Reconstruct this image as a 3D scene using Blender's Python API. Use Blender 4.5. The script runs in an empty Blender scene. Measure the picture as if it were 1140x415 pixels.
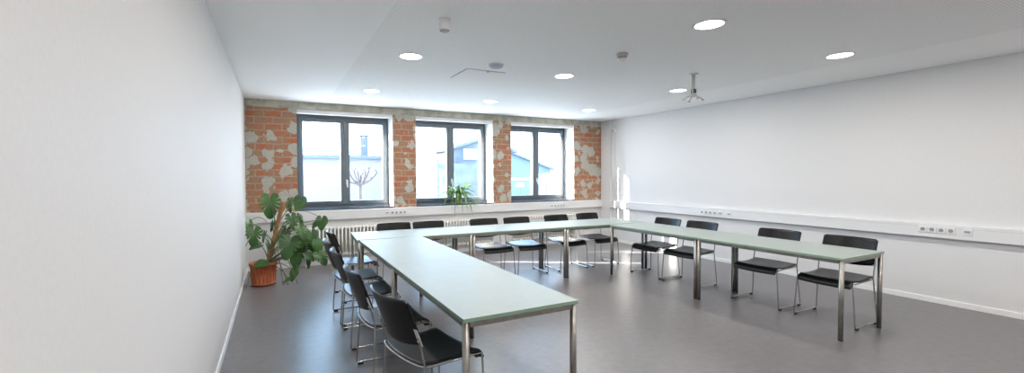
import bpy, bmesh, math, random
from mathutils import Vector, Matrix
random.seed(7)
S = bpy.context.scene
COL = S.collection
PI = math.pi

# ---------------------------------------------------------------- camera, world, sun, exposure
W_PX, F_PX, CX = 1140.0, 473.528, 542.0
YAW, PITCH, ROLL, EYE = 0.46149, -0.02633, -0.00498, 1.48965
cam = bpy.data.cameras.new('camera'); cam_o = bpy.data.objects.new('camera', cam); COL.objects.link(cam_o)
cam.sensor_fit = 'HORIZONTAL'; cam.sensor_width = 36.0
cam.lens = 36.0 * F_PX / W_PX
cam.shift_x = (W_PX / 2 - CX) / W_PX
cam.clip_start = 0.05; cam.clip_end = 300
_f = Vector((math.sin(YAW), math.cos(YAW), 0)); _r = Vector((math.cos(YAW), -math.sin(YAW), 0)); _u = Vector((0, 0, 1))
f2 = _f * math.cos(PITCH) + _u * math.sin(PITCH); u2 = _u * math.cos(PITCH) - _f * math.sin(PITCH)
r3 = _r * math.cos(ROLL) + u2 * math.sin(ROLL); u3 = u2 * math.cos(ROLL) - _r * math.sin(ROLL)
M = Matrix((r3, u3, -f2)).transposed().to_4x4(); M.translation = (0, 0, EYE)
cam_o.matrix_world = M
S.camera = cam_o
S.view_settings.view_transform = 'Standard'; S.view_settings.look = 'None'
S.view_settings.gamma = 1.0; S.view_settings.use_curve_mapping = False
S.view_settings.exposure = 0.54
try:
    S.cycles.use_denoising = True
    S.cycles.max_bounces = 10; S.cycles.diffuse_bounces = 6; S.cycles.transparent_max_bounces = 16
    S.cycles.sample_clamp_indirect = 6.0
    S.cycles.caustics_reflective = False; S.cycles.caustics_refractive = False
except Exception:
    pass
SKY_COL, SKY_STR = (0.45, 0.70, 1.0, 1), 9.0
SUN_STR = 50.0
LAMP_W = 13.5
wd = bpy.data.worlds.new('sky'); S.world = wd; wd.use_nodes = True
bg = wd.node_tree.nodes['Background']; bg.inputs[0].default_value = SKY_COL; bg.inputs[1].default_value = SKY_STR
sun = bpy.data.lights.new('sun', 'SUN'); sun.energy = SUN_STR; sun.angle = 0.009; sun.color = (1.0, 0.95, 0.87)
sun_o = bpy.data.objects.new('sun', sun); COL.objects.link(sun_o)
sun_o.rotation_euler = Vector((1.0, -0.60, -0.50)).to_track_quat('-Z', 'Y').to_euler()
sun_o.location = (-20, 25, 15)

# room dimensions (metres)
XL, XR, YB, YR, ZC = -0.415, 6.77, 7.611, -2.8, 2.707
YF = 7.96          # room face of the window frames
YE = 8.25          # outer face of the wall
ZS, ZO = 0.925, 2.59   # sill and head of the window openings
OPEN = [(0.327, 1.901), (2.330, 3.921), (4.347, 5.944)]
for i, (a, b) in enumerate(OPEN):      # portals guide the daylight sampling at each opening
    l = bpy.data.lights.new('daylight_portal', 'AREA'); l.shape = 'RECTANGLE'; l.size = b - a; l.size_y = ZO - ZS
    l.cycles.is_portal = True
    o = bpy.data.objects.new('daylight_portal', l); COL.objects.link(o)
    o.location = ((a + b) / 2, 8.12, (ZO + ZS) / 2); o.rotation_euler = (-PI / 2, 0, 0)

# ---------------------------------------------------------------- materials
def mat(name, col, rough=0.5, metal=0.0, spec=0.5, emit=None, estr=0.0):
    m = bpy.data.materials.new(name); m.use_nodes = True
    b = m.node_tree.nodes['Principled BSDF']
    b.inputs['Base Color'].default_value = (*col, 1); b.inputs['Roughness'].default_value = rough
    b.inputs['Metallic'].default_value = metal; b.inputs['Specular IOR Level'].default_value = spec
    if emit: b.inputs['Emission Color'].default_value = (*emit, 1); b.inputs['Emission Strength'].default_value = estr
    return m
class NT:
    def __init__(s, m): s.t = m.node_tree; s.n = s.t.nodes; s.b = s.n['Principled BSDF']
    def new(s, typ, **kw):
        n = s.n.new(typ)
        for k, v in kw.items(): setattr(n, k, v)
        return n
    def link(s, a, b): s.t.links.new(a, b)
    def coords(s): return s.new('ShaderNodeTexCoord').outputs['Object']
    def noise(s, vec, scale, detail=4, rough=0.5):
        n = s.new('ShaderNodeTexNoise'); n.inputs['Scale'].default_value = scale; n.inputs['Detail'].default_value = detail
        n.inputs['Roughness'].default_value = rough; s.link(vec, n.inputs['Vector']); return n.outputs['Fac']
    def ramp(s, fac, stops):
        r = s.new('ShaderNodeValToRGB'); e = r.color_ramp.elements
        while len(e) < len(stops): e.new(0.5)
        for i, (p, c) in enumerate(stops): e[i].position = p; e[i].color = (*c, 1)
        s.link(fac, r.inputs['Fac']); return r.outputs['Color']
    def mix(s, fac, a, b):
        n = s.new('ShaderNodeMix', data_type='RGBA')
        for sock, v in ((n.inputs['Factor'], fac), (n.inputs['A'], a), (n.inputs['B'], b)): pass
        fi = [i for i in n.inputs if i.name == 'Factor' and i.type == 'VALUE'][0]
        ai = [i for i in n.inputs if i.name == 'A' and i.type == 'RGBA'][0]
        bi = [i for i in n.inputs if i.name == 'B' and i.type == 'RGBA'][0]
        for sock, v in ((fi, fac), (ai, a), (bi, b)):
            if hasattr(v, 'is_output'): s.link(v, sock)
            elif isinstance(v, (tuple, list)): sock.default_value = (*v, 1)
            else: sock.default_value = v
        return [o for o in n.outputs if o.type == 'RGBA'][0]
    def math(s, op, a, b=None, c=None):
        n = s.new('ShaderNodeMath', operation=op)
        for i, v in enumerate((a, b, c)):
            if v is None: continue
            if hasattr(v, 'is_output'): s.link(v, n.inputs[i])
            else: n.inputs[i].default_value = v
        return n.outputs[0]
    def bump(s, h, strength=0.2, dist=0.01):
        n = s.new('ShaderNodeBump'); n.inputs['Strength'].default_value = strength; n.inputs['Distance'].default_value = dist
        s.link(h, n.inputs['Height']); s.link(n.outputs['Normal'], s.b.inputs['Normal'])
    def base(s, c): s.link(c, s.b.inputs['Base Color'])

def noisy(name, c1, c2, scale, rough=0.5, metal=0.0, bump=0.0, spec=0.5):
    m = mat(name, c1, rough, metal, spec); t = NT(m); f = t.noise(t.coords(), scale)
    t.base(t.ramp(f, [(0.35, c1), (0.65, c2)]))
    if bump: t.bump(f, bump, 0.003)
    return m

M_WALL = noisy('white_wall_paint', (0.70, 0.695, 0.69), (0.72, 0.715, 0.71), 60, 0.6, spec=0.3)
M_REVEAL = mat('white_reveal_paint', (0.82, 0.82, 0.81), 0.55)
M_TRIM = mat('white_skirting_paint', (0.84, 0.84, 0.83), 0.4)
M_DUCT = mat('white_plastic_trunking', (0.74, 0.74, 0.74), 0.4)
M_DUCTLINE = mat('trunking_joint_line', (0.55, 0.55, 0.56), 0.5)

# floor: mottled grey linoleum
M_FLOOR = mat('grey_linoleum', (0.2, 0.19, 0.19), 0.36, spec=0.8)
t = NT(M_FLOOR); v = t.coords()
n1 = t.noise(v, 1.3, 4, 0.6); n2 = t.noise(v, 14, 6, 0.7); n3 = t.noise(v, 120, 3, 0.6)
c = t.mix(t.ramp(n2, [(0.32, (0, 0, 0)), (0.68, (1, 1, 1))]), (0.120, 0.112, 0.118), (0.190, 0.180, 0.186))
c = t.mix(t.math('MULTIPLY', n1, 0.35), c, (0.19, 0.172, 0.165))
c = t.mix(t.math('MULTIPLY', n3, 0.35), c, (0.10, 0.097, 0.10))
t.base(c)
t.link(t.math('MULTIPLY_ADD', n2, 0.04, 0.32), t.b.inputs['Roughness'])
t.bump(n3, 0.02, 0.001)

# ceiling: plain border, perforated acoustic field (fine round holes on a square grid)
M_CEIL = mat('acoustic_ceiling_board', (0.76, 0.77, 0.77), 0.7, spec=0.2)
t = NT(M_CEIL); v = t.coords(); sp = t.new('ShaderNodeSeparateXYZ'); t.link(v, sp.inputs[0])
def cell(a):
    k = t.math('FRACT', t.math('DIVIDE', a, 0.020)); return t.math('SUBTRACT', k, 0.5)
dx, dy = cell(sp.outputs[0]), cell(sp.outputs[1])
rad = t.math('SQRT', t.math('ADD', t.math('MULTIPLY', dx, dx), t.math('MULTIPLY', dy, dy)))
hole = t.math('LESS_THAN', rad, 0.235)
ins = t.math('MULTIPLY', t.math('MULTIPLY', t.math('GREATER_THAN', sp.outputs[0], 0.775), t.math('LESS_THAN', sp.outputs[0], 5.66)),
             t.math('LESS_THAN', sp.outputs[1], 6.75))
t.base(t.mix(t.math('MULTIPLY', hole, ins), (0.94, 0.94, 0.935), (0.64, 0.645, 0.645)))

# old brick with patches of grey plaster
M_BRICK = mat('old_brick_with_plaster_patches', (0.5, 0.2, 0.1), 0.85, spec=0.2)
t = NT(M_BRICK); v = t.coords()
mp = t.new('ShaderNodeMapping'); mp.inputs['Rotation'].default_value = (PI / 2, 0, 0); t.link(v, mp.inputs['Vector'])
wob = t.new('ShaderNodeTexNoise'); wob.inputs['Scale'].default_value = 9; t.link(v, wob.inputs['Vector'])
off = t.new('ShaderNodeVectorMath', operation='SCALE'); t.link(wob.outputs['Color'], off.inputs[0]); off.inputs['Scale'].default_value = 0.035
add = t.new('ShaderNodeVectorMath', operation='ADD'); t.link(mp.outputs[0], add.inputs[0]); t.link(off.outputs[0], add.inputs[1])
br = t.new('ShaderNodeTexBrick'); t.link(add.outputs[0], br.inputs['Vector'])
br.inputs['Scale'].default_value = 1.0; br.inputs['Brick Width'].default_value = 0.26; br.inputs['Row Height'].default_value = 0.105
br.inputs['Mortar Size'].default_value = 0.013; br.inputs['Mortar Smooth'].default_value = 0.35; br.inputs['Bias'].default_value = -0.1
br.inputs['Color1'].default_value = (0.43, 0.115, 0.048, 1); br.inputs['Color2'].default_value = (0.33, 0.185, 0.115, 1)
br.inputs['Mortar'].default_value = (0.42, 0.345, 0.265, 1)
stain = t.noise(v, 7.5, 6, 0.7); fine = t.noise(v, 45, 4, 0.6)
c = t.mix(t.ramp(stain, [(0.40, (0, 0, 0)), (0.62, (0.85, 0.85, 0.85))]), br.outputs['Color'], (0.31, 0.215, 0.145))
c = t.mix(t.ramp(fine, [(0.45, (0, 0, 0)), (0.75, (0.35, 0.35, 0.35))]), c, (0.42, 0.24, 0.15))
sx = t.new('ShaderNodeSeparateXYZ'); t.link(v, sx.inputs[0])
pw = t.new('ShaderNodeTexNoise'); pw.inputs['Scale'].default_value = 14; pw.inputs['Detail'].default_value = 3; t.link(v, pw.inputs['Vector'])
po_ = t.new('ShaderNodeVectorMath', operation='SCALE'); t.link(pw.outputs['Color'], po_.inputs[0]); po_.inputs['Scale'].default_value = 0.10
pa_ = t.new('ShaderNodeVectorMath', operation='ADD'); t.link(v, pa_.inputs[0]); t.link(po_.outputs[0], pa_.inputs[1])
vo = t.new('ShaderNodeTexVoronoi'); vo.voronoi_dimensions = '3D'; vo.inputs['Scale'].default_value = 5.2; t.link(pa_.outputs[0], vo.inputs['Vector'])
vs_ = t.new('ShaderNodeSeparateColor'); t.link(vo.outputs['Color'], vs_.inputs[0])
blob = t.math('SUBTRACT', t.math('MULTIPLY', vs_.outputs[0], t.math('MULTIPLY_ADD', t.math('GREATER_THAN', sx.outputs[0], 1.5), 0.16, 0.76)), vo.outputs['Distance'])
top = t.new('ShaderNodeMapRange'); t.link(sx.outputs[2], top.inputs['Value'])
top.inputs['From Min'].default_value = 2.2; top.inputs['From Max'].default_value = 2.62; top.inputs['To Min'].default_value = 0.0; top.inputs['To Max'].default_value = 0.12
lft = t.new('ShaderNodeMapRange'); t.link(sx.outputs[0], lft.inputs['Value'])
lft.inputs['From Min'].default_value = -0.32; lft.inputs['From Max'].default_value = -0.42; lft.inputs['To Min'].default_value = 0.0; lft.inputs['To Max'].default_value = 0.30
pf = t.math('ADD', t.math('ADD', t.math('ADD', blob, 0.5), top.outputs[0]), lft.outputs[0])
pm = t.ramp(pf, [(0.53, (0, 0, 0)), (0.57, (1, 1, 1))])
pc = t.mix(fine, (0.36, 0.35, 0.305), (0.52, 0.51, 0.455))
t.base(t.mix(pm, c, pc))
hgt = t.math('ADD', t.math('MULTIPLY', br.outputs['Fac'], -0.5), t.math('ADD', t.math('MULTIPLY', pm, 0.8), t.math('MULTIPLY', fine, 0.4)))
t.bump(hgt, 0.7, 0.012)

M_CONC = noisy('raw_concrete_beam', (0.34, 0.325, 0.27), (0.52, 0.50, 0.43), 9, 0.85, bump=0.3, spec=0.2)
M_FRAME = mat('anthracite_window_frame', (0.085, 0.105, 0.125), 0.4)
M_SILL = mat('dark_polished_sill', (0.05, 0.06, 0.08), 0.18)
M_WHITEP = mat('white_plastic', (0.76, 0.76, 0.76), 0.35)
M_GREYP = mat('grey_plastic', (0.35, 0.35, 0.36), 0.4)
M_DARKP = mat('black_plastic', (0.018, 0.018, 0.02), 0.4)
M_CHROME = noisy('brushed_chrome_tube', (0.40, 0.395, 0.385), (0.48, 0.475, 0.46), 30, 0.27, 1.0)
M_LEG = noisy('satin_steel_table_leg', (0.30, 0.28, 0.26), (0.36, 0.34, 0.315), 25, 0.36, 1.0)
M_SEAT = noisy('black_stained_plywood', (0.0085, 0.009, 0.011), (0.013, 0.0135, 0.015), 40, 0.34, spec=0.55)
M_BACK = noisy('black_stained_backrest', (0.0085, 0.0085, 0.0095), (0.013, 0.013, 0.014), 40, 0.32, spec=0.18)
M_BRACK = noisy('matt_aluminium_bracket', (.52, .52, .51), (.60, .60, .59), 30, .45, .4)
M_PLYEDGE = mat('black_plywood_edge', (0.03, 0.028, 0.026), 0.5)
M_TOP = noisy('pale_mint_laminate', (0.295, 0.335, 0.315), (0.31, 0.35, 0.33), 8, 0.46, spec=0.25)
M_EDGE = mat('sage_green_edge', (0.23, 0.34, 0.25), 0.4)
M_RAD = mat('cream_white_radiator_enamel', (0.78, 0.77, 0.73), 0.35)
M_TERRA = noisy('terracotta', (0.36, 0.088, 0.030), (0.44, 0.12, 0.044), 12, 0.65)
M_SOIL = noisy('potting_soil', (0.03, 0.02, 0.013), (0.07, 0.05, 0.03), 80, 0.95, bump=0.5)
M_COIR = noisy('coir_fibre', (0.22, 0.105, 0.045), (0.38, 0.20, 0.09), 90, 0.95, bump=0.6)
M_LEAF = noisy('monstera_leaf_green', (0.014, 0.060, 0.010), (0.046, 0.140, 0.020), 5, 0.42)
M_STEM = noisy('green_stem', (0.07, 0.11, 0.035), (0.13, 0.14, 0.06), 20, 0.6)
M_ROOT = noisy('brown_aerial_root', (0.12, 0.085, 0.05), (0.22, 0.16, 0.10), 20, 0.8)
M_SPID = noisy('spider_plant_green', (0.04, 0.13, 0.014), (0.13, 0.25, 0.04), 14, 0.45)
M_OLIVE = noisy('olive_glazed_pot', (0.16, 0.19, 0.03), (0.24, 0.26, 0.05), 10, 0.35)
M_LAMP = mat('lit_diffuser', (0.9, 0.9, 0.9), 0.5, emit=(1.0, 0.95, 0.88), estr=7.0)

M_GLASS = bpy.data.materials.new('window_glass'); M_GLASS.use_nodes = True
_n = M_GLASS.node_tree; _n.nodes.clear()
_o = _n.nodes.new('ShaderNodeOutputMaterial'); _m = _n.nodes.new('ShaderNodeMixShader'); _t = _n.nodes.new('ShaderNodeBsdfTransparent')
_g = _n.nodes.new('ShaderNodeBsdfGlossy'); _g.inputs['Roughness'].default_value = 0.0
_l = _n.nodes.new('ShaderNodeLayerWeight'); _l.inputs['Blend'].default_value = 0.5
_p = _n.nodes.new('ShaderNodeMath'); _p.operation = 'POWER'; _p.inputs[1].default_value = 5.0
_a = _n.nodes.new('ShaderNodeMath'); _a.operation = 'MULTIPLY_ADD'; _a.inputs[1].default_value = 0.5; _a.inputs[2].default_value = 0.04
for x_, y_ in ((_l.outputs['Facing'], _p.inputs[0]), (_p.outputs[0], _a.inputs[0]), (_a.outputs[0], _m.inputs[0]), (_t.outputs[0], _m.inputs[1]), (_g.outputs[0], _m.inputs[2]), (_m.outputs[0], _o.inputs[0])):
    _n.links.new(x_, y_)

# ---------------------------------------------------------------- mesh helpers
class MB:
    def __init__(s): s.bm = bmesh.new(); s.mi = 0
    def _face(s, vs, smooth=False):
        try: f = s.bm.faces.new(vs)
        except ValueError: return None
        f.material_index = s.mi; f.smooth = smooth; return f
    def box(s, x0, x1, y0, y1, z0, z1, bev=0.0, mx=None):
        tmp = bmesh.new()
        bmesh.ops.create_cube(tmp, size=1.0)
        for vv in tmp.verts:
            vv.co = Vector(((x0 + x1) / 2 + vv.co.x * (x1 - x0), (y0 + y1) / 2 + vv.co.y * (y1 - y0), (z0 + z1) / 2 + vv.co.z * (z1 - z0)))
        if bev: bmesh.ops.bevel(tmp, geom=list(tmp.edges), offset=bev, segments=2, affect='EDGES', profile=0.5)
        s._merge(tmp, mx); return s
    def _merge(s, tmp, mx=None):
        mp = {}
        for vv in tmp.verts: mp[vv] = s.bm.verts.new(mx @ vv.co if mx else vv.co)
        for f in tmp.faces: s._face([mp[q] for q in f.verts], f.smooth)
        tmp.free()
    def tube(s, pts, r, seg=10, cap=True):
        pts = [Vector(q) for q in pts]; n = len(pts); rings = []
        rr = r if isinstance(r, (list, tuple)) else [r] * n
        nrm = None
        for i, q in enumerate(pts):
            d = (pts[min(i + 1, n - 1)] - pts[max(i - 1, 0)])
            if d.length < 1e-9: d = Vector((0, 0, 1))
            d.normalize()
            if nrm is None:
                nrm = d.orthogonal().normalized()
            else:
                nrm = (nrm - d * nrm.dot(d))
                nrm = nrm.normalized() if nrm.length > 1e-6 else d.orthogonal().normalized()
            b = d.cross(nrm)
            rings.append([s.bm.verts.new(q + (nrm * math.cos(2 * PI * k / seg) + b * math.sin(2 * PI * k / seg)) * rr[i]) for k in range(seg)])
        for i in range(n - 1):
            for k in range(seg):
                s._face([rings[i][k], rings[i][(k + 1) % seg], rings[i + 1][(k + 1) % seg], rings[i + 1][k]], True)
        if cap:
            s._face(list(reversed(rings[0]))); s._face(rings[-1])
        return s
    def lathe(s, prof, seg=32, c=(0, 0, 0), smooth=True, mx=None):
        rings = []
        for r, z in prof:
            co = [Vector((c[0] + r * math.cos(2 * PI * k / seg), c[1] + r * math.sin(2 * PI * k / seg), c[2] + z)) for k in range(seg)]
            rings.append([s.bm.verts.new(mx @ q if mx else q) for q in co])
        for i in range(len(prof) - 1):
            for k in range(seg):
                s._face([rings[i][k], rings[i][(k + 1) % seg], rings[i + 1][(k + 1) % seg], rings[i + 1][k]], smooth)
        if prof[0][0] > 1e-6: s._face(list(reversed(rings[0])))
        if prof[-1][0] > 1e-6: s._face(rings[-1])
        return s
    def prism(s, poly, axis, a, b):
        """poly of 2-D points extruded along axis from a to b"""
        def P(q, h):
            return Vector((h, q[0], q[1])) if axis == 0 else (Vector((q[0], h, q[1])) if axis == 1 else Vector((q[0], q[1], h)))
        A = [s.bm.verts.new(P(q, a)) for q in poly]; B = [s.bm.verts.new(P(q, b)) for q in poly]
        s._face(A); s._face(list(reversed(B)))
        for i in range(len(poly)): s._face([A[i], B[i], B[(i + 1) % len(poly)], A[(i + 1) % len(poly)]])
        return s
    def grid(s, fn, nu, nv, thick):
        """fn(u,v) -> (point, normal); a closed shell of the given thickness"""
        A, B = [], []
        for i in range(nu + 1):
            ra, rb = [], []
            for j in range(nv + 1):
                p_, n_ = fn(i / nu, j / nv)
                ra.append(s.bm.verts.new(p_ + n_ * thick / 2)); rb.append(s.bm.verts.new(p_ - n_ * thick / 2))
            A.append(ra); B.append(rb)
        for i in range(nu):
            for j in range(nv):
                s._face([A[i][j], A[i + 1][j], A[i + 1][j + 1], A[i][j + 1]], True)
                s._face([B[i][j], B[i][j + 1], B[i + 1][j + 1], B[i + 1][j]], True)
        for i in range(nu):
            s._face([A[i][0], B[i][0], B[i + 1][0], A[i + 1][0]]); s._face([A[i][nv], A[i + 1][nv], B[i + 1][nv], B[i][nv]])
        for j in range(nv):
            s._face([A[0][j], A[0][j + 1], B[0][j + 1], B[0][j]]); s._face([A[nu][j], B[nu][j], B[nu][j + 1], A[nu][j + 1]])
        return s
    def build(s, name, mats, parent=None, fix=True):
        if fix: bmesh.ops.recalc_face_normals(s.bm, faces=list(s.bm.faces))
        me = bpy.data.meshes.new(name); s.bm.to_mesh(me); s.bm.free()
        for m in (mats if isinstance(mats, (list, tuple)) else [mats]): me.materials.append(m)
        o = bpy.data.objects.new(name, me); COL.objects.link(o)
        if parent: o.parent = parent
        return o
def tag(o, label, cat, group=None, kind=None):
    o['label'] = label; o['category'] = cat
    if group: o['group'] = group
    if kind: o['kind'] = kind
    return o
def thing(name, label, cat, loc=(0, 0, 0), rz=0.0, group=None, kind=None):
    o = bpy.data.objects.new(name, None); COL.objects.link(o); o.location = loc; o.rotation_euler = (0, 0, rz); o.empty_display_size = 0.1
    return tag(o, label, cat, group, kind)
def struct(o, label, cat): return tag(o, label, cat, None, 'structure')
KIDS = {}
def copy_tree(o, parent=None):
    c = o.copy(); COL.objects.link(c)
    if parent: c.parent = parent
    for ch in list(o.children): copy_tree(ch, c)
    return c
def fillet(pts, r, n=5):
    """rounds the inner corners of a polyline"""
    pts = [Vector(q) for q in pts]; out = [pts[0]]
    for i in range(1, len(pts) - 1):
        a, b, c = pts[i - 1], pts[i], pts[i + 1]
        rr = min(r, (a - b).length * .45, (c - b).length * .45)
        p0 = b + (a - b).normalized() * rr; p1 = b + (c - b).normalized() * rr
        for k in range(n + 1):
            q = k / n; out.append(p0 * (1 - q) ** 2 + b * 2 * q * (1 - q) + p1 * q * q)
    out.append(pts[-1]); return out
def bez(a, b, c, n=10):
    a, b, c = Vector(a), Vector(b), Vector(c)
    return [a * (1 - i / n) ** 2 + b * 2 * (i / n) * (1 - i / n) + c * (i / n) ** 2 for i in range(n + 1)]

# ---------------------------------------------------------------- the room
struct(MB().box(XL - .2, XR + .2, YR - .2, YE, -0.2, 0).build('floor', M_FLOOR), 'mottled grey linoleum floor of the meeting room', 'floor')
struct(MB().box(XL - .2, XR + .2, YR - .2, YE, ZC, ZC + .2).build('ceiling', M_CEIL), 'white ceiling with perforated acoustic field and plain border', 'ceiling')
struct(MB().box(XL - .2, XL, YR - .2, YB, 0, ZC).build('wall_left', M_WALL), 'long plain white wall on the left', 'wall')
struct(MB().box(XR, XR + .2, YR - .2, YB, 0, ZC).build('wall_right', M_WALL), 'plain white wall on the right with trunking', 'wall')
struct(MB().box(XL, XR, YR - .2, YR, 0, ZC).build('wall_rear', M_WALL), 'white wall behind the viewpoint', 'wall')
w = MB()
xs = [XL - .2] + [q for ab in OPEN for q in ab] + [XR + .2]
for i in range(0, len(xs), 2):
    w.box(xs[i], xs[i + 1], YB, YE, ZS - .005, ZO)
w.mi = 1; w.box(XL - .2, XR + .2, YB, YE, 0, ZS - .005)
wb = w.build('wall_back', [M_BRICK, M_WALL, M_REVEAL])
for f in wb.data.polygons:
    if f.material_index == 0 and abs(f.normal.x) > .9: f.material_index = 2
struct(wb, 'window wall with exposed old brick piers and grey plaster patches', 'wall')
struct(MB().box(XL - .2, XR + .2, YB - .004, YE, ZO, ZC).build('trim_1', M_CONC), 'raw grey concrete beam above the three windows', 'beam')
struct(MB().box(XL, XL + .013, YR, YB, 0, .06, .002).build('baseboard_left', M_TRIM), 'white skirting board along the left wall', 'skirting board')
struct(MB().box(XR - .013, XR, YR, 7.31, 0, .06, .002).build('baseboard_right', M_TRIM), 'white skirting board along the right wall', 'skirting board')
struct(MB().box(XL + .013, XR - .07, YB - .013, YB, 0, .06, .002).build('baseboard_back', M_TRIM), 'white skirting board under the windows', 'skirting board')
struct(MB().box(XR - .045, XR, 7.31, YB, 0, ZC, .003).build('trim_2', M_WALL), 'white pipe boxing in the back right corner', 'pipe boxing')

for i, (a, b) in enumerate(OPEN):
    wn = thing('window_%d' % (i + 1), ['two-casement dark window nearest the left wall, bare pollarded tree outside',
               'middle dark-framed window with spider plant on its sill', 'dark-framed window nearest the right wall, blue house outside'][i], 'window', ((a + b) / 2, YF, ZS), 0, None, 'structure')
    hw = (b - a) / 2; H = ZO - ZS; d = .075
    fr = MB(); t_ = .055
    fr.box(-hw, -hw + t_, 0, d, 0.02, H).box(hw - t_, hw, 0, d, 0.02, H).box(-hw + t_, hw - t_, 0, d, 0.02, .02 + t_).box(-hw + t_, hw - t_, 0, d, H - .11, H)
    fr.build('window_frame', M_FRAME, wn)
    for k, sgn in enumerate((-1, 1)):
        x0, x1 = (-hw + t_ - .012, -.004) if k == 0 else (-.003, hw - t_ + .012)
        z0, z1 = .02 + t_ - .012, H - .11 + .012; s_ = .062
        sa = MB(); y0, y1 = -.024, .068; sl_ = s_ if k == 0 else s_ + .028
        sa.box(x0, x0 + sl_, y0, y1, z0, z1, .003).box(x1 - s_, x1, y0, y1, z0, z1, .003).box(x0 + s_, x1 - s_, y0, y1, z0, z0 + s_, .003).box(x0 + s_, x1 - s_, y0, y1, z1 - s_, z1, .003)
        so = sa.build('sash', M_FRAME, wn)
        MB().box(x0 + s_, x1 - s_, .018, .024, z0 + s_, z1 - s_).build('pane', M_GLASS, so)
    hd = MB().box(.022, .052, -.032, -.024, .41, .50, .003).box(.028, .046, -.065, -.032, .455, .475).box(.026, .048, -.076, -.060, .36, .475, .004)
    ho = hd.build('window_handle', M_WHITEP, wn); ho['label'] = 'white window handle'
    sl = MB().box(-hw, hw, YB - YF - .012, .0, -.005, .02, .003).build('sill', M_SILL, wn)
    # roller blind cassette in the head of the opening
    rb = thing('roller_blind', ['white rolled-up blind cassette at the head of the window nearest the left wall', 'white rolled-up blind cassette at the head of the middle window',
               'white rolled-up blind cassette at the head of the window nearest the right wall'][i], 'blind', ((a + b) / 2, YB + .02, ZO), 0, 'roller blinds over the windows')
    MB().box(-hw + .004, hw - .004, 0, .07, -.068, 0, .006).build('cassette', M_WHITEP, rb)
    c_ = MB().tube([(hw - .012, .03, -.068), (hw - .012, .03, -1.22)], .0018, 6).tube([(hw - .012, .045, -.068), (hw - .012, .045, -1.22)], .0018, 6)
    c_.build('chain', M_WHITEP, rb)
    MB().box(hw - .02, hw, .022, .053, -1.27, -1.20, .004).build('chain_tensioner', M_GREYP, rb)

# cable trunking with sockets
DZ0, DZ1, DD = .757, .910, .062
dk = thing('cable_trunking', 'white cable trunking running under the three windows', 'cable duct', (XL, YB - .0015, DZ0))
MB().box(0.001, XR - .045 - XL - .001, -DD, 0, 0, DZ1 - DZ0, .003).build('trunking_body', M_DUCT, dk)
MB().box(0.001, XR - DD - XL, -DD - .0015, -DD, .118, .121).build('lid_joint', M_DUCTLINE, dk)
dk = thing('cable_trunking', 'white cable trunking running along the right wall', 'cable duct', (XR, YR, DZ0))
MB().box(-DD, -.001, 0.001, 7.31 - YR, 0, DZ1 - DZ0, .003).box(-DD, -.046, 7.31 - YR, YB - DD - YR - .0005, 0, DZ1 - DZ0).build('trunking_body', M_DUCT, dk)
MB().box(-DD - .0015, -DD, 0, YB - DD - YR, .118, .121).build('lid_joint', M_DUCTLINE, dk)
M_SOCK = mat('socket_recess_grey', (0.33, 0.31, 0.30), 0.5)
def socket(label, loc, rz, group, kind='power'):
    s_ = thing('power_socket' if kind == 'power' else 'data_socket', label, 'socket', loc, rz, group)
    # local -y points into the room
    MB().box(-.036, .036, -.009, 0, -.036, .036, .003).build('faceplate', M_WHITEP, s_)
    if kind == 'power':
        MB().lathe([(.0205, 0), (.0205, .0012), (.0185, .0016), (.0, .0016)], 20, mx=Matrix.Translation((0, -.009, 0)) @ Matrix.Rotation(PI / 2, 4, 'X')).build('socket_recess', M_SOCK, s_)
        MB().tube([(-.009, -.0108, 0), (-.009, -.0104, 0)], .003, 8).tube([(.009, -.0108, 0), (.009, -.0104, 0)], .003, 8).build('pin_holes', M_DARKP, s_)
    else:
        MB().box(-.024, .024, -.012, -.009, -.010, .014, .002).build('jack_cover', M_GREYP, s_)
    return s_
yb = YB - DD
ords = ['second', 'third', 'fourth', 'fifth']
g = 'sockets on the trunking under the left window'
socket('leftmost data socket on the trunking right of the plant-side window', (1.775, yb, .832), 0, g, 'data')
for k, x in enumerate((1.865, 1.94, 2.015, 2.09)):
    socket('%s socket from the left in the row below the first brick pier' % ords[k], (x, yb, .832), 0, g)
g = 'sockets on the trunking under the right window'
socket('leftmost data socket of the row below the window nearest the right wall', (5.31, yb, .826), 0, g, 'data')
for k, x in enumerate((5.40, 5.475, 5.55, 5.625)):
    socket('%s socket from the left below the window nearest the right wall' % ords[k], (x, yb, .826), 0, g)
xr = XR - DD
g = 'sockets on the far part of the right wall trunking'
for k, y in enumerate((4.995, 4.915, 4.835, 4.755)):
    socket('%s power socket from the back in the far row on the right wall' % ['first', 'second', 'third', 'fourth'][k], (xr, y, .826), -PI / 2, g)
socket('flat data socket in the middle of the far row on the right wall', (xr, 4.655, .826), -PI / 2, g, 'data')
socket('data socket nearest the viewer in the far row on the right wall', (xr, 4.50, .826), -PI / 2, g, 'data')
g = 'sockets on the near part of the right wall trunking'
for k, y in enumerate((2.150, 2.074, 1.998, 1.922)):
    socket('%s power socket from the left in the near row on the right wall' % ['first', 'second', 'third', 'fourth'][k], (xr, y, .846), -PI / 2, g)
socket('data socket at the right end of the near row on the right wall', (xr, 1.795, .846), -PI / 2, g, 'data')

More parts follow.
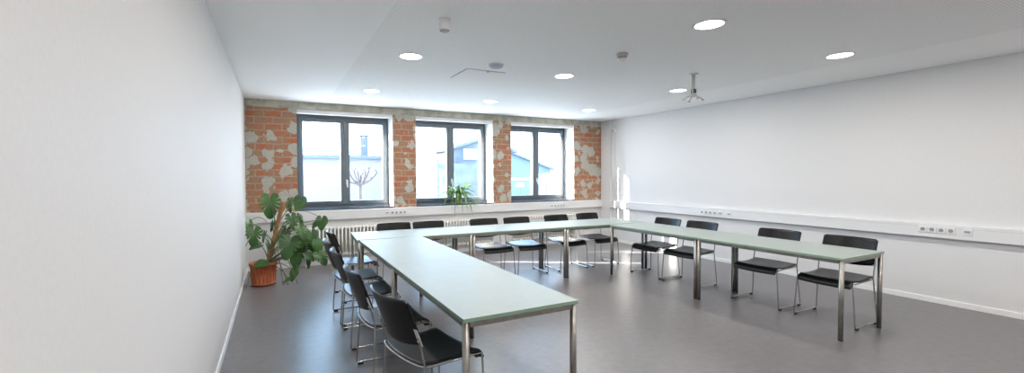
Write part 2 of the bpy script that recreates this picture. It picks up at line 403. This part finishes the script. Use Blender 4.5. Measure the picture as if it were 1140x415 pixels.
# radiators below the trunking
def radiator(x0, n, label):
    p_ = .060; r_ = thing('radiator', label, 'radiator', (x0, YB - .055, 0), 0, 'column radiators under the windows')
    b_ = MB(); z0, z1 = .15, .63
    for i in range(n):
        x = i * p_
        for dy in (-.048, 0, .040):
            b_.tube([(x, dy, z0 + .02), (x, dy, z1 - .02)], .0125, 8)
        b_.box(x - .021, x + .021, -.06, .052, z0, z0 + .045, .012).box(x - .021, x + .021, -.06, .052, z1 - .045, z1, .012)
    b_.tube([(-.02, 0, z0 + .022), ((n - 1) * p_ + .02, 0, z0 + .022)], .016, 8).tube([(-.02, 0, z1 - .022), ((n - 1) * p_ + .02, 0, z1 - .022)], .016, 8)
    b_.build('column_block', M_RAD, r_)
    for x in (2 * p_ + .03, (n - 3) * p_ - .03):
        MB().box(x - .012, x + .012, -.05, .04, 0, z0 + .02, .003).build('foot', M_RAD, r_)
    v_ = MB().tube([((n - 1) * p_ + .02, 0, z1 - .022), ((n - 1) * p_ + .05, 0, z1 - .022)], .011, 10).lathe([(.019, 0), (.021, .02), (.019, .055), (.012, .06), (0, .06)], 14, mx=Matrix.Translation(((n - 1) * p_ + .05, 0, z1 - .022)) @ Matrix.Rotation(PI / 2, 4, 'Y'))
    v_.build('valve', M_WHITEP, r_)
radiator(.28, 29, 'white column radiator under the left window behind the monstera')
radiator(2.36, 26, 'white column radiator under the middle window')
radiator(4.38, 26, 'white column radiator under the window nearest the right wall')

# pipe and sounder in the right back corner
sd = thing('wall_sounder', 'small white sounder high on the right wall near the brick', 'alarm', (XR, 7.22, 2.46))
MB().lathe([(.052, 0), (.055, .012), (.048, .035), (.03, .05), (0, .052)], 24, mx=Matrix.Rotation(-PI / 2, 4, 'Y')).build('housing', M_WHITEP, sd)
MB().lathe([(.028, .047), (.026, .056), (0, .058)], 20, mx=Matrix.Rotation(-PI / 2, 4, 'Y')).build('sounder_grille', M_GREYP, sd)
cp = MB().tube([(XR - .011, 7.22, DZ1), (XR - .011, 7.22, 2.41)], .009, 10).build('cable_conduit', M_WHITEP)
tag(cp, 'thin white vertical conduit below the sounder on the right wall', 'conduit')

# ---------------------------------------------------------------- ceiling fittings
def downlight(x, y, label, group='recessed ceiling downlights'):
    d_ = thing('downlight', label, 'ceiling light', (x, y, ZC), 0, group)
    MB().lathe([(.108, -.001), (.108, -.006), (.124, -.006), (.127, -.002), (.127, 0), (.108, -.0005)], 40).build('trim_ring', M_WHITEP, d_)
    MB().lathe([(0, -.0045), (.108, -.0045), (.108, -.001), (0, -.001)], 40).build('diffuser', M_LAMP, d_)
    l = bpy.data.lights.new('downlight_lamp', 'AREA'); l.shape = 'DISK'; l.size = .21; l.energy = LAMP_W; l.color = (1.0, 0.95, 0.90)
    o = bpy.data.objects.new('downlight_lamp', l); COL.objects.link(o); o.parent = d_; o.location = (0, 0, -.009)
    return d_
for x, y, lb in ((1.255, 6.22, 'lit round downlight near the left window, closest to the plant'), (3.213, 6.30, 'lit round downlight in front of the middle window'),
                 (5.303, 6.34, 'lit round downlight farthest right in the row by the windows'), (1.26, 4.256, 'lit round downlight on the left, behind the cylindrical ceiling sensor'),
                 (3.206, 4.294, 'lit round downlight in the middle of the ceiling'), (5.255, 4.317, 'lit round downlight beside the projector mount'),
                 (3.179, 2.318, 'largest lit round downlight at the top of the photo'), (5.231, 2.332, 'lit round downlight nearest the right wall, at the right edge')):
    downlight(x, y, lb)
for x in (1.25, 3.2, 5.25):
    for y in (2.32, .33, -1.66):
        if y > 1 and x > 2: continue
        downlight(x, y, 'round recessed ceiling downlight in the part of the room behind the view', 'downlights behind the view')

s_ = thing('ceiling_sensor', 'white cylindrical sensor on the ceiling near the top left', 'sensor', (1.207, 3.155, ZC))
MB().lathe([(.050, 0), (.050, -.006), (.046, -.008), (.046, -.075), (.043, -.082)], 28).build('housing', M_WHITEP, s_)
MB().lathe([(.041, -.081), (.036, -.090), (.02, -.096), (0, -.097)], 28).build('sensor_window', M_GREYP, s_)
s_ = thing('access_point', 'flat round pale grey ceiling disc beside the hatch', 'wireless access point', (2.198, 4.183, ZC))
M_BLUEP = mat('pale_blue_grey_plastic', (0.50, 0.53, 0.62), 0.35)
MB().lathe([(.082, 0), (.082, -.012), (.074, -.030), (.045, -.043), (0, -.048)], 36).build('dome', M_BLUEP, s_)
MB().lathe([(.088, 0), (.088, -.007), (.083, -.010), (.082, 0)], 36).build('mounting_ring', M_WHITEP, s_)
s_ = thing('smoke_detector', 'smoke detector with grey band on the ceiling, left of the large downlight', 'smoke detector', (3.156, 3.265, ZC))
MB().lathe([(.060, 0), (.060, -.012), (.052, -.018), (.050, -.030)], 30).build('base', noisy('brownish_detector_base', (.50, .45, .42), (.58, .53, .50), 20, .5), s_)
MB().lathe([(.050, -.030), (.050, -.036), (.034, -.040), (.034, -.046)], 30).build('chamber', M_GREYP, s_)
MB().lathe([(.036, -.046), (.040, -.054), (.034, -.072), (0, -.076)], 30).build('cap', M_WHITEP, s_)
h_ = thing('access_hatch', 'square flush access hatch in the ceiling beside the grey disc', 'hatch', (2.225, 4.71, ZC))
M_GAP = mat('shadow_gap', (.16, .16, .16), .9)
MB().box(-.253, .253, -.253, .253, -.0012, 0).build('frame_gap', M_GAP, h_)
MB().box(-.247, .247, -.247, .247, -.006, -.0005).build('panel', mat('hatch_board', (.88, .88, .875), .7, spec=.2), h_)
MB().lathe([(.018, 0), (.018, -.010), (.012, -.013), (0, -.013)], 20, c=(.03, -.225, -.006)).build('latch', M_WHITEP, h_)
p_ = thing('projector_mount', 'grey ceiling pole with an empty four-arm projector mount', 'projector mount', (4.559, 3.528, ZC))
M_ALU = noisy('grey_painted_metal', (.50, .49, .47), (.58, .57, .55), 20, .4, .3)
MB().lathe([(.055, 0), (.055, -.006), (.03, -.012), (.024, -.012)], 28).build('ceiling_plate', M_ALU, p_)
MB().tube([(0, 0, -.008), (0, 0, -.225)], .019, 16).build('pole', M_ALU, p_)
MB().box(-.014, .026, -.024, .024, -.235, -.185, .004).build('clamp', M_DARKP, p_)
MB().lathe([(.018, -.225), (.03, -.25), (.045, -.262), (.045, -.278), (0, -.28)], 24).build('swivel_head', M_ALU, p_)
for k in range(4):
    a = PI / 4 + k * PI / 2 + .3
    MB().tube(fillet([(.03 * math.cos(a), .03 * math.sin(a), -.27), (.075 * math.cos(a), .075 * math.sin(a), -.285), (.115 * math.cos(a), .115 * math.sin(a), -.315)], .02), .008, 8).lathe([(.0, -.325), (.014, -.325), (.014, -.305), (0, -.305)], 12, c=(.115 * math.cos(a), .115 * math.sin(a), 0)).build('arm', M_ALU, p_)

# ---------------------------------------------------------------- tables
def table(label, origin, ang, L, Wd=.75, group='mint-topped meeting tables in a U'):
    """local x along the length, y across; origin is the corner"""
    o = thing('meeting_table', label, 'table', (origin[0], origin[1], 0), ang, group)
    tp = MB(); tp.box(0.0, L, 0.0, Wd, .7185, .74, .0015)
    to = tp.build('table_top', [M_TOP, M_EDGE], o)
    for f in to.data.polygons:
        if f.normal.z < .5: f.material_index = 1
    ins = .012; rl = MB()
    rl.box(ins + .03, L - ins - .03, ins, ins + .022, .686, .7185, .002).box(ins + .03, L - ins - .03, Wd - ins - .022, Wd - ins, .686, .7185, .002)
    rl.box(ins, ins + .022, ins + .03, Wd - ins - .03, .686, .7185, .002).box(L - ins - .022, L - ins, ins + .03, Wd - ins - .03, .686, .7185, .002)
    rl.build('frame_rails', M_LEG, o)
    for x in (.0225, L - .0225):
        for y in (.0225, Wd - .0225):
            l_ = MB().tube([(x, y, .012), (x, y, .7185)], .0195, 20).build('leg', M_LEG, o)
            MB().lathe([(.0, 0), (.0165, 0), (.0195, .004), (.0198, .014), (0, .014)], 20, c=(x, y, 0)).build('foot_cap', M_DARKP, l_)
    return o
H90 = PI / 2
table('left-arm mint table nearest the viewer, its front end facing us', (1.615, 2.022), H90, 1.528)
table('left-arm mint table farther back, beside the far left chairs', (1.615, 3.5505), H90, 1.516)
EA = -math.atan(.0524); ex, ey = math.cos(EA), math.sin(EA)
F0 = (.843, 5.108)
for k, lb in enumerate(('leftmost mint table of the back row along the windows', 'middle mint table of the back row along the windows', 'rightmost mint table of the back row, in the far corner')):
    table(lb, (F0[0] + ex * k * 1.456, F0[1] + ey * k * 1.456), EA, 1.455)
table('right-arm mint table nearest the viewer, beside the right wall', (5.215, 1.938), H90, 1.463)
table('right-arm mint table farther back, next to the far corner', (5.215, 3.402), H90, 1.463)

# ---------------------------------------------------------------- chairs
def make_chair():
    """local +y is the way the sitter faces; origin between the runners"""
    o = thing('stacking_chair', 'x', 'chair', (0, 0, 0), 0, 'black sled-base chairs')
    HW, HB, XT, XF = .230, .234, .240, .265       # half widths: seat, back, frame at the seat, frame at the floor
    def seat(u, v_):
        x = (u * 2 - 1) * HW
        k = abs(x) / HW
        y0 = -.200 - .030 * (1 - k * k); y1 = .226
        y = y0 + (y1 - y0) * v_
        def zz(q):
            if q < .15: return .438 + .33 * max(0, -.02 - q) ** 1.6 + .40 * max(0, q) ** 2
            a = min(1, (q - .15) / .076); return .447 + .006 * a - .066 * a ** 3
        z = zz(y) - .007 * (1 - k * k)
        dz = (zz(y + .002) - zz(y - .002)) / .004
        n = Vector((0, -dz, 1)).normalized()
        return Vector((x, y, z)), n
    MB().grid(seat, 14, 34, .013).build('seat', M_SEAT, o)
    TL, YB0 = .36, -.196
    def back(u, v_):
        x = (u * 2 - 1) * HB; k = abs(x) / HB
        zb, zt = .575 - .028 * (1 - k ** 2.2), .826
        rr = .012; e = max(0, abs(x) - (HB - rr)) / rr; cut = rr * (1 - math.sqrt(max(0, 1 - e * e)))
        z = (zb + cut) + (zt - zb - 2 * cut) * v_
        y = YB0 - TL * (z - .575) - .055 * (1 - k * k)
        n = Vector((-.45 * (x / HB), 1, TL)).normalized()
        return Vector((x, y, z)), n
    bo = MB().grid(back, 28, 10, .010).build('backrest', M_BACK, o)
    def yb(z): return YB0 - TL * (z - .575) - .0115
    for s_ in (-1, 1):
        pl = MB()
        pl.prism([(yb(.568) - .003, .568), (yb(.568) + .003, .568), (yb(.662) + .003, .662), (yb(.662) - .003, .662)], 0, s_ * .212, s_ * .250)
        pl.tube([(s_ * .235, yb(.64) + .004, .64), (s_ * .235, yb(.64) - .006, .638)], .006, 8)
        pl.build('bracket', M_BRACK, bo)
        path = fillet([(s_ * XT, yb(.61) - .009, .61), (s_ * XT, yb(.575) - .006, .575), (s_ * XT, -.186, .45), (s_ * XF, -.215, .0185), (s_ * XF, .215, .0185), (s_ * XT, .207, .4265), (s_ * XT, -.188, .440)], .022, 5)
        fo = MB().tube(path, .0065, 10).build('side_frame', M_CHROME, o)
        for y in (-.185, .185):
            MB().box(s_ * XF - .0085, s_ * XF + .0085, y - .022, y + .022, 0, .02, .003).build('glide', M_DARKP, fo)
        MB().box(s_ * (HW - .012) - .010, s_ * (HW - .012) + .010, .170, .208, .398, .424, .003).build('seat_pad', M_DARKP, fo)
    pts = [(-XT, -.188, .446)] + [(XT * math.sin(q), -.188 - .045 * math.cos(q), .450) for q in [(-1 + i / 6) * PI / 2 * .92 for i in range(13)]] + [(XT, -.188, .446)]
    MB().tube(fillet(pts, .01, 2), .0065, 10).build('rear_rail', M_CHROME, o)
    MB().tube([(-XT, .15, .4255), (XT, .15, .4255)], .0055, 8).build('front_rail', M_CHROME, o)
    return o
R = math.radians
CH = [  # x, y, facing direction in degrees (0 = +x), label
    (.88, 5.435, 2, 'black chair farthest back on the left side, its seat shining blue'),
    (.765, 4.64, 1, 'black chair second from the back along the left table arm'),
    (.77, 4.0, 0, 'black chair in the middle of the left table arm'),
    (.775, 3.17, 2, 'black chair second from the viewer along the left table arm'),
    (.845, 2.475, 12, 'black chair nearest the viewer, back turned, at the left table arm'),
    (1.475, 5.645, -92, 'leftmost black chair behind the back table row'),
    (1.98, 5.61, -90, 'black chair second from the left behind the back table row, left of the spider plant'),
    (2.85, 5.56, -90, 'black chair third from the left behind the back table row, right of the spider plant'),
    (3.405, 5.525, -90, 'black chair fourth from the left behind the back table row'),
    (4.17, 5.535, -90, 'black chair fifth from the left behind the back table row, below the right window'),
    (4.84, 5.55, -89, 'rightmost black chair behind the back table row, below the brick corner'),
    (5.045, 4.54, 180, 'black chair farthest back on the right side of the right table arm'),
    (5.06, 3.965, 182, 'black chair second from the back along the right wall side'),
    (5.09, 2.97, 181, 'black chair second from the viewer along the right wall side'),
    (5.11, 2.29, 180, 'black chair nearest the viewer on the right wall side')]
proto = make_chair()
for i, (x, y, a, lb) in enumerate(CH):
    o = proto if i == 0 else copy_tree(proto)
    o.location = (x, y, 0); o.rotation_euler = (0, 0, R(a - 90)); o['label'] = lb

# ---------------------------------------------------------------- plants
def leaf(mb, base, tip_dir, up, size, split=True, droop=.25, fold=.25, asp=1.0):
    """heart-shaped monstera leaf with slits; base is where the stalk meets the blade"""
    T = Vector(tip_dir).normalized(); U = Vector(up); U = (U - T * U.dot(T)).normalized(); Sd = T.cross(U)
    N = 168; rings = 4; cen = None
    def P(r, ph):
        # outline: heart, tip at ph=0, sinus at ph=pi
        a = abs(ph)
        rad = .52 + .50 * math.exp(-(a / .55) ** 2) * .75 + .14 * math.exp(-((a - 1.5) / .8) ** 2) + .06 * math.exp(-((a - 2.45) / .35) ** 2)
        if a > 2.75: rad *= 1 - .75 * ((a - 2.75) / .39) ** 1.3 if a < 3.14 else .25
        if split:
            for q in (.72, 1.12, 1.54, 2.0):
                dd = (a - q) / .045
                rad *= 1 - .60 * math.exp(-dd * dd)
        x = math.sin(ph) * rad * r * size * .62 * asp; y = (math.cos(ph) * rad * r * .72 + .06) * size
        z = -droop * (y * y) / size * .9 + fold * abs(x) * .6 - .5 * fold * x * x / size
        return Vector(base) + T * y + Sd * x + U * z
    c = mb.bm.verts.new(P(0, 0)); prev = None
    for k in range(1, rings + 1):
        ring = [mb.bm.verts.new(P(k / rings, -PI + 2 * PI * (i + .5) / N)) for i in range(N)]
        for i in range(N - 1):
            if prev is None: mb._face([c, ring[i], ring[i + 1]], True)
            else: mb._face([prev[i], ring[i], ring[i + 1], prev[i + 1]], True)
        prev = ring
PX, PY = -.165, 6.60
mon = thing('potted_monstera', 'large monstera with split leaves in a terracotta pot in the left corner', 'plant', (PX, PY, 0))
pt = MB().lathe([(.130, 0), (.135, .012), (.156, .012), (.158, .032), (.142, .038), (.164, .27), (.177, .273), (.179, .31), (.167, .314), (.158, .303), (.156, .275), (0, .275)], 40)
po = pt.build('pot', M_TERRA, mon)
ribs = MB()
for k in range(20):
    a = 2 * PI * k / 20
    ribs.tube([(.145 * math.cos(a), .145 * math.sin(a), .045), (.1635 * math.cos(a), .1635 * math.sin(a), .265)], .0035, 6)
ribs.build('pot_ribs', M_TERRA, po)
MB().lathe([(.157, .272), (.157, .284), (.1, .292), (0, .294)], 28).build('soil', M_SOIL, mon)
pole_a, pole_b = Vector((.055, -.05, .275)), Vector((.255, -.10, 1.14))
n_ = 24; MB().tube([pole_a.lerp(pole_b, i / n_) for i in range(n_ + 1)], [.029 + .0025 * math.sin(i * 2.1) for i in range(n_ + 1)], 14).build('moss_pole', M_COIR, mon)
# leaf: base point relative to the pot (x, y, z), direction of the tip, blade normal, size, split
CAMV = Vector((.18, -.98, .10))
LV = []
for (x, z, y, td, up, sz, sp_, asp) in (
    (.095, 1.155, -.04, (.02, -.25, -1), (.12, -1, .25), .35, 1, 1.0), (.345, 1.13, .00, (-.1, -.3, -1), (-.75, -.6, .2), .22, 1, .8),
    (.480, 1.15, .02, (-.3, -.3, -.8), (-.1, -1, .3), .23, 0, 1.0), (-.160, .86, -.12, (.05, -.3, -1), (.75, -.6, .3), .24, 0, .7),
    (-.100, .75, -.16, (-.05, -.35, -1), (.2, -1, .35), .27, 1, .95), (-.05, .565, -.12, (-1, -.5, -.25), (0, -.6, .8), .18, 0, .8),
    (.760, .855, -.02, (-.08, -.25, -1), (-.05, -1, .25), .215, 0, 1.0), (.360, .905, -.03, (.25, -.3, -1), (.3, -1, .35), .24, 1, 1.0),
    (.470, .745, -.08, (.35, -.35, -.8), (.2, -.9, .5), .235, 1, 1.0), (.620, .665, -.02, (.2, -.3, -1), (.1, -1, .3), .205, 0, 1.0),
    (.290, .72, .06, (-.3, -.3, -.9), (-.2, -.9, .4), .23, 1, .9), (.335, .585, -.12, (-.25, -.4, -.8), (.05, -.9, .45), .36, 1, 1.0),
    (.525, .62, -.02, (-.2, -.3, -1), (.1, -.9, .4), .21, 0, .9), (.690, .525, -.06, (.1, -.3, -1), (.25, -.9, .3), .235, 0, .85),
    (.720, .365, -.10, (.45, -.3, -.8), (.15, -.9, .5), .25, 1, 1.0), (.410, .345, -.12, (-.1, -.25, -1), (-.45, -.8, .3), .26, 0, .8),
    (.560, .365, -.06, (.6, -.3, -.5), (.1, -.7, .8), .18, 0, .9), (.385, .16, -.14, (-.45, -.3, -1), (-.3, -.8, .5), .19, 0, .8),
    (.31, .075, -.16, (-.8, -.3, -.35), (0, -.6, .9), .12, 0, .7), (.015, .325, -.17, (-.9, -.35, -.10), (.0, -.6, .9), .20, 0, .9),
    (.02, .69, .05, (-.3, -.2, -1), (-.6, -.7, .3), .18, 1, .5), (.06, .53, .04, (.3, -.2, -1), (.6, -.7, .3), .19, 1, .5),
    (.13, .83, .06, (-.2, -.2, -1), (.5, -.8, .3), .17, 1, .6), (.57, .27, .0, (.1, -.2, -1), (.4, -.8, .3), .16, 0, .6),
    (.68, .80, .0, (-.5, -.2, -.7), (0, -1, .3), .12, 0, .8), (.40, .50, .08, (.3, 0, -1), (.2, -.9, .3), .26, 1, 1.0),
    (.50, .46, .10, (.1, 0, -1), (-.2, -.9, .3), .24, 1, .9), (.22, .62, .09, (.2, 0, -1), (.2, -.9, .3), .20, 1, .8),
    (.63, .50, .04, (.3, 0, -1), (.1, -.9, .3), .20, 0, .9), (.45, .90, .08, (.5, 0, -.8), (.2, -.9, .3), .18, 1, .8)):
    LV.append(((x, y, z), td, up, sz, sp_, asp))
lf = MB(); st = MB(); rnd = random.Random(3)
for b_, td, up, sz, sp_, asp in LV:
    leaf(lf, b_, td, up, sz, bool(sp_), .35, .28, asp)
    hgt = max(.0, min(1, (b_[2] - .30) / .9)); root = pole_a.lerp(pole_b, max(0.0, hgt * .75 - .12)) + Vector((rnd.uniform(-.02, .02), -.03, 0))
    bb = Vector(b_); mid = root.lerp(bb, .5) + Vector((0, 0, .10 + .10 * abs(bb.x - root.x)))
    st.tube(bez(root, mid, bb, 9), [.0075 - .0004 * i for i in range(10)], 7)
lf.build('leaves', M_LEAF, mon); st.build('stems', M_STEM, mon)
rt = MB()
for (x, y, z, x1, y1, z1, h) in ((.10, -.04, .50, .30, -.20, .006, .1), (.16, -.05, .66, .24, -.18, .006, .0), (-.02, -.05, .36, -.205, -.12, .006, .2), (.26, -.05, .42, .42, -.24, .006, .05), (.0, .02, .5, -.21, .0, .55, .25), (.05, .02, .86, -.2, -.08, .80, .2), (.3, 0, .95, .72, -.02, .9, .14)):
    rt.tube(bez((x, y, z), ((x + x1) / 2, (y + y1) / 2, (z + z1) / 2 + h), (x1, y1, z1), 12), .0045, 6)
rt.build('aerial_roots', M_ROOT, mon)

sp = thing('spider_plant', 'small spider plant in an olive pot on the middle window sill', 'plant', (3.205, 7.672, ZS + .0205))
MB().lathe([(.046, 0), (.050, .004), (.062, .165), (.066, .17), (.066, .185), (.058, .185), (.054, .165), (0, .165)], 28).build('pot', M_OLIVE, sp)
lv = MB(); rnd = random.Random(11)
for k in range(60):
    a = 2 * PI * k / 60 + rnd.uniform(-.1, .1)
    if math.sin(a) > .35 and k % 2: continue
    ln = rnd.uniform(.30, .56); hi = rnd.uniform(.06, .20); dr = rnd.uniform(.05, .50) if math.sin(a) < -.30 else rnd.uniform(-.02, .12)
    if math.sin(a) > 0: ln *= .45
    d = Vector((math.cos(a), math.sin(a) * .7, 0)); st_ = Vector((d.x * .02, d.y * .02, .165))
    pts = bez(st_, st_ + d * ln * .5 + Vector((0, 0, hi * 1.9)), st_ + d * ln * .9 + Vector((0, 0, hi * .6 - dr)), 9)
    sdv = (Vector((-d.y, d.x, 0)).normalized() + Vector((0, 0, rnd.uniform(.4, 1.3) * (1 if d.x > 0 else -1)))).normalized(); pa = None
    for i, q in enumerate(pts):
        wdt = .018 * (1 - (i / 9) ** 2 * .92)
        cur = [lv.bm.verts.new(q - sdv * wdt + Vector((0, 0, .003))), lv.bm.verts.new(q), lv.bm.verts.new(q + sdv * wdt + Vector((0, 0, .003)))]
        if pa:
            lv._face([pa[0], pa[1], cur[1], cur[0]], True); lv._face([pa[1], pa[2], cur[2], cur[1]], True)
        pa = cur
for k in range(4):
    a = k * 1.7; st_ = Vector((0, 0, .165)); e_ = Vector((.05 * math.cos(a), .03 * math.sin(a), rnd.uniform(.34, .46)))
    pts = bez(st_, st_ + Vector((0, 0, .2)), e_, 7); pa = None
    for i, q in enumerate(pts):
        wdt = .012 * (1 - (i / 7) ** 2 * .9); cur = [lv.bm.verts.new(q + Vector((-wdt, 0, 0))), lv.bm.verts.new(q + Vector((wdt, .002, 0)))]
        if pa: lv._face([pa[0], pa[1], cur[1], cur[0]], True)
        pa = cur
lv.build('leaves', M_SPID, sp)

# ---------------------------------------------------------------- outside the windows
GZ = -1.0
M_GROUND = noisy('pale_paving', (.56, .56, .545), (.62, .62, .605), 3, .9)
struct(MB().box(-14, 45, YE, 70, GZ - .2, GZ).build('ground', M_GROUND), 'pale paved yard outside the windows', 'ground')
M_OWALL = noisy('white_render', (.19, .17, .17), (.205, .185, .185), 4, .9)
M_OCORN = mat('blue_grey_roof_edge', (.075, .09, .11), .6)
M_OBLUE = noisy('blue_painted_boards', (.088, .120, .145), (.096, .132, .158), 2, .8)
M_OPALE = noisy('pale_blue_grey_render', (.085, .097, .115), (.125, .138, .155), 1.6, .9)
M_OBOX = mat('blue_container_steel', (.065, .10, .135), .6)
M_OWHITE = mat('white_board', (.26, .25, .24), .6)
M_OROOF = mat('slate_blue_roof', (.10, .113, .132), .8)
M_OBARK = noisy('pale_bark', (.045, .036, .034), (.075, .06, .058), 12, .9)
b1 = thing('flat_roofed_building', 'long white flat-roofed building outside the left window', 'building', (0, 24.53, GZ))
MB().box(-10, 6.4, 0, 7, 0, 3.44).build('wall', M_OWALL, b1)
MB().box(-10.2, 6.6, -.25, 7.2, 3.44, 3.63, .02).build('roof_edge', M_OCORN, b1)
ch = MB().box(4.50, 4.92, 1.0, 1.42, 3.6, 4.72).build('chimney', noisy('pale_chimney', (.085, .092, .10), (.10, .107, .115), 4, .8), b1)
MB().box(4.42, 5.0, .92, 1.5, 4.80, 4.87, .01).box(4.54, 4.60, 1.04, 1.10, 4.70, 4.82).box(4.82, 4.88, 1.32, 1.38, 4.70, 4.82).box(4.82, 4.88, 1.04, 1.10, 4.70, 4.82).box(4.54, 4.60, 1.32, 1.38, 4.70, 4.82).build('chimney_cap', M_OCORN, ch)
tr = thing('pollarded_tree', 'bare pollarded tree outside the left window', 'tree', (2.455, 14.15, GZ))
MB().tube([(0, 0, 0), (.01, 0, 1.2), (-.01, 0, 2.0), (0, 0, 2.24)], [.075, .065, .058, .075], 12).build('trunk', M_OBARK, tr)
br_ = MB(); rnd = random.Random(5)
for ax, ay, az in ((-.34, 0, 2.30), (-.30, .1, 2.54), (-.09, -.1, 2.62), (.06, .15, 2.50), (.28, -.05, 2.72), (.56, .05, 2.62), (.34, -.15, 2.40), (-.15, .25, 2.66), (.12, -.3, 2.6)):
    e_ = Vector((ax, ay, az)); m_ = Vector((ax * .75, ay * .75, 2.24 + (az - 2.24) * .3))
    br_.tube(bez((0, 0, 2.2), m_, e_, 7), [.045, .04, .036, .033, .03, .03, .034, .026], 8)
    for q in range(3):
        t2 = e_ + Vector((rnd.uniform(-.10, .10), rnd.uniform(-.1, .1), rnd.uniform(.04, .14))); br_.tube([e_, t2], [.014, .006], 5)
br_.build('branches', M_OBARK, tr)
b2 = thing('garden_wall', 'pale blue-grey wall outside the middle window with a painted white figure', 'wall', (0, 18.87, GZ))
MB().box(5.9, 9.4, 0, .4, 0, 3.05).build('wall_panel', M_OPALE, b2)
wd_ = MB().box(5.95, 6.78, -.06, 0, 0, 3.22, .01).build('white_door', M_OWHITE, b2)
MB().box(6.78, 6.86, -.05, 0, 0, 3.25).build('door_frame', M_OCORN, wd_)
fg = MB().prism([(6.93 + .21 * math.cos(2 * PI * k / 24), 2.60 + .21 * math.sin(2 * PI * k / 24)) for k in range(24)], 1, -.012, 0)
fg.prism([(6.42, .2), (7.42, .2), (7.40, 1.6), (7.22, 1.95), (7.02, 2.15), (6.99, 2.36), (6.91, 2.36), (6.9, 2.15), (6.66, 2.0), (6.48, 1.6)], 1, -.012, 0)
fo = fg.build('painted_figure', M_OWHITE, b2)
mk = MB()
for (x, z, r_) in ((6.86, 2.66, .035), (6.99, 2.66, .035), (6.93, 2.55, .03), (6.86, 2.49, .025), (7.0, 2.49, .025)):
    mk.prism([(x + r_ * math.cos(2 * PI * k / 12), z + r_ * math.sin(2 * PI * k / 12)) for k in range(12)], 1, -.018, -.012)
mk.build('painted_dots', mat('pale_blue_paint', (.075, .10, .14), .8), fo)
sh = thing('bare_shrub', 'bare twiggy shrub behind the painted garden wall outside the middle window', 'shrub', (7.15, 19.8, GZ))
tw = MB(); rnd = random.Random(21)
for k in range(46):
    a = rnd.uniform(0, 2 * PI); rr = rnd.uniform(.3, 1.15); h = rnd.uniform(2.7, 3.75) - .35 * rr
    e_ = Vector((rr * math.cos(a), .45 * rr * math.sin(a), h))
    tw.tube(bez((rnd.uniform(-.12, .12), rnd.uniform(-.08, .08), 0), (e_.x * .35, e_.y * .35, h * .6), e_, 7), [.026, .024, .021, .018, .015, .012, .010, .007], 5)
    for q in range(4):
        b0 = e_ * rnd.uniform(.82, .97); tw.tube([b0, b0 + Vector((rnd.uniform(-.22, .22), rnd.uniform(-.1, .1), rnd.uniform(.05, .28)))], [.010, .005], 4)
tw.build('branches', M_OBARK, sh)
b3 = thing('gabled_house', 'pale house with a low gable and white board outside the middle window', 'building', (0, 20.3, GZ))
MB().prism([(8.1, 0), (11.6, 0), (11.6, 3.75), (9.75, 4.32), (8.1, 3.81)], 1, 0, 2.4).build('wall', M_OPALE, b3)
MB().prism([(7.9, 3.77), (9.75, 4.34), (11.85, 3.70), (11.85, 3.84), (9.75, 4.48), (7.9, 3.91)], 1, -.25, 2.5).build('roof', M_OROOF, b3)
MB().box(8.72, 9.55, -.05, 0, 3.30, 3.88, .01).build('white_board', M_OWHITE, b3)
b4 = thing('gabled_house', 'blue gabled house outside the window nearest the right wall', 'building', (0, 28.3, GZ))
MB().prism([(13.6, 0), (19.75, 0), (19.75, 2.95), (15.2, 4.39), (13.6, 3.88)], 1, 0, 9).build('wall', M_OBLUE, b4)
MB().prism([(13.3, 3.80), (15.2, 4.42), (20.1, 2.86), (20.1, 3.0), (15.2, 4.58), (13.3, 3.95)], 1, -.3, 9.2).build('roof', M_OROOF, b4)
c1 = thing('storage_container', 'blue container with a white label outside the right window', 'container', (0, 16.04, GZ))
MB().box(8.62, 10.07, 0, 1.5, 0, 2.26, .01).build('body', M_OBOX, c1)
MB().box(8.57, 10.12, -.05, 1.55, 2.26, 2.36, .01).build('roof_edge', M_OWHITE, c1)
MB().box(9.38, 9.79, -.02, 0, 1.97, 2.17).build('label_board', M_OWHITE, c1)
rb_ = MB()
for k in range(9): rb_.box(8.70 + k * .155, 8.74 + k * .155, -.012, 0, .1, 1.9)
rb_.build('corrugation', M_OBOX, c1)
c2 = thing('site_fence', 'white board fence outside the right window, right of the container', 'fence', (0, 17.2, GZ))
MB().box(10.9, 16.5, 0, .08, 0, 2.55, .01).build('board_panel', M_OWHITE, c2)
for k in range(8): MB().box(11.0 + k * .75, 11.08 + k * .75, -.06, 0, 0, 2.6, .01).build('post', mat('warm_white_post', (.20, .175, .155), .7), c2)
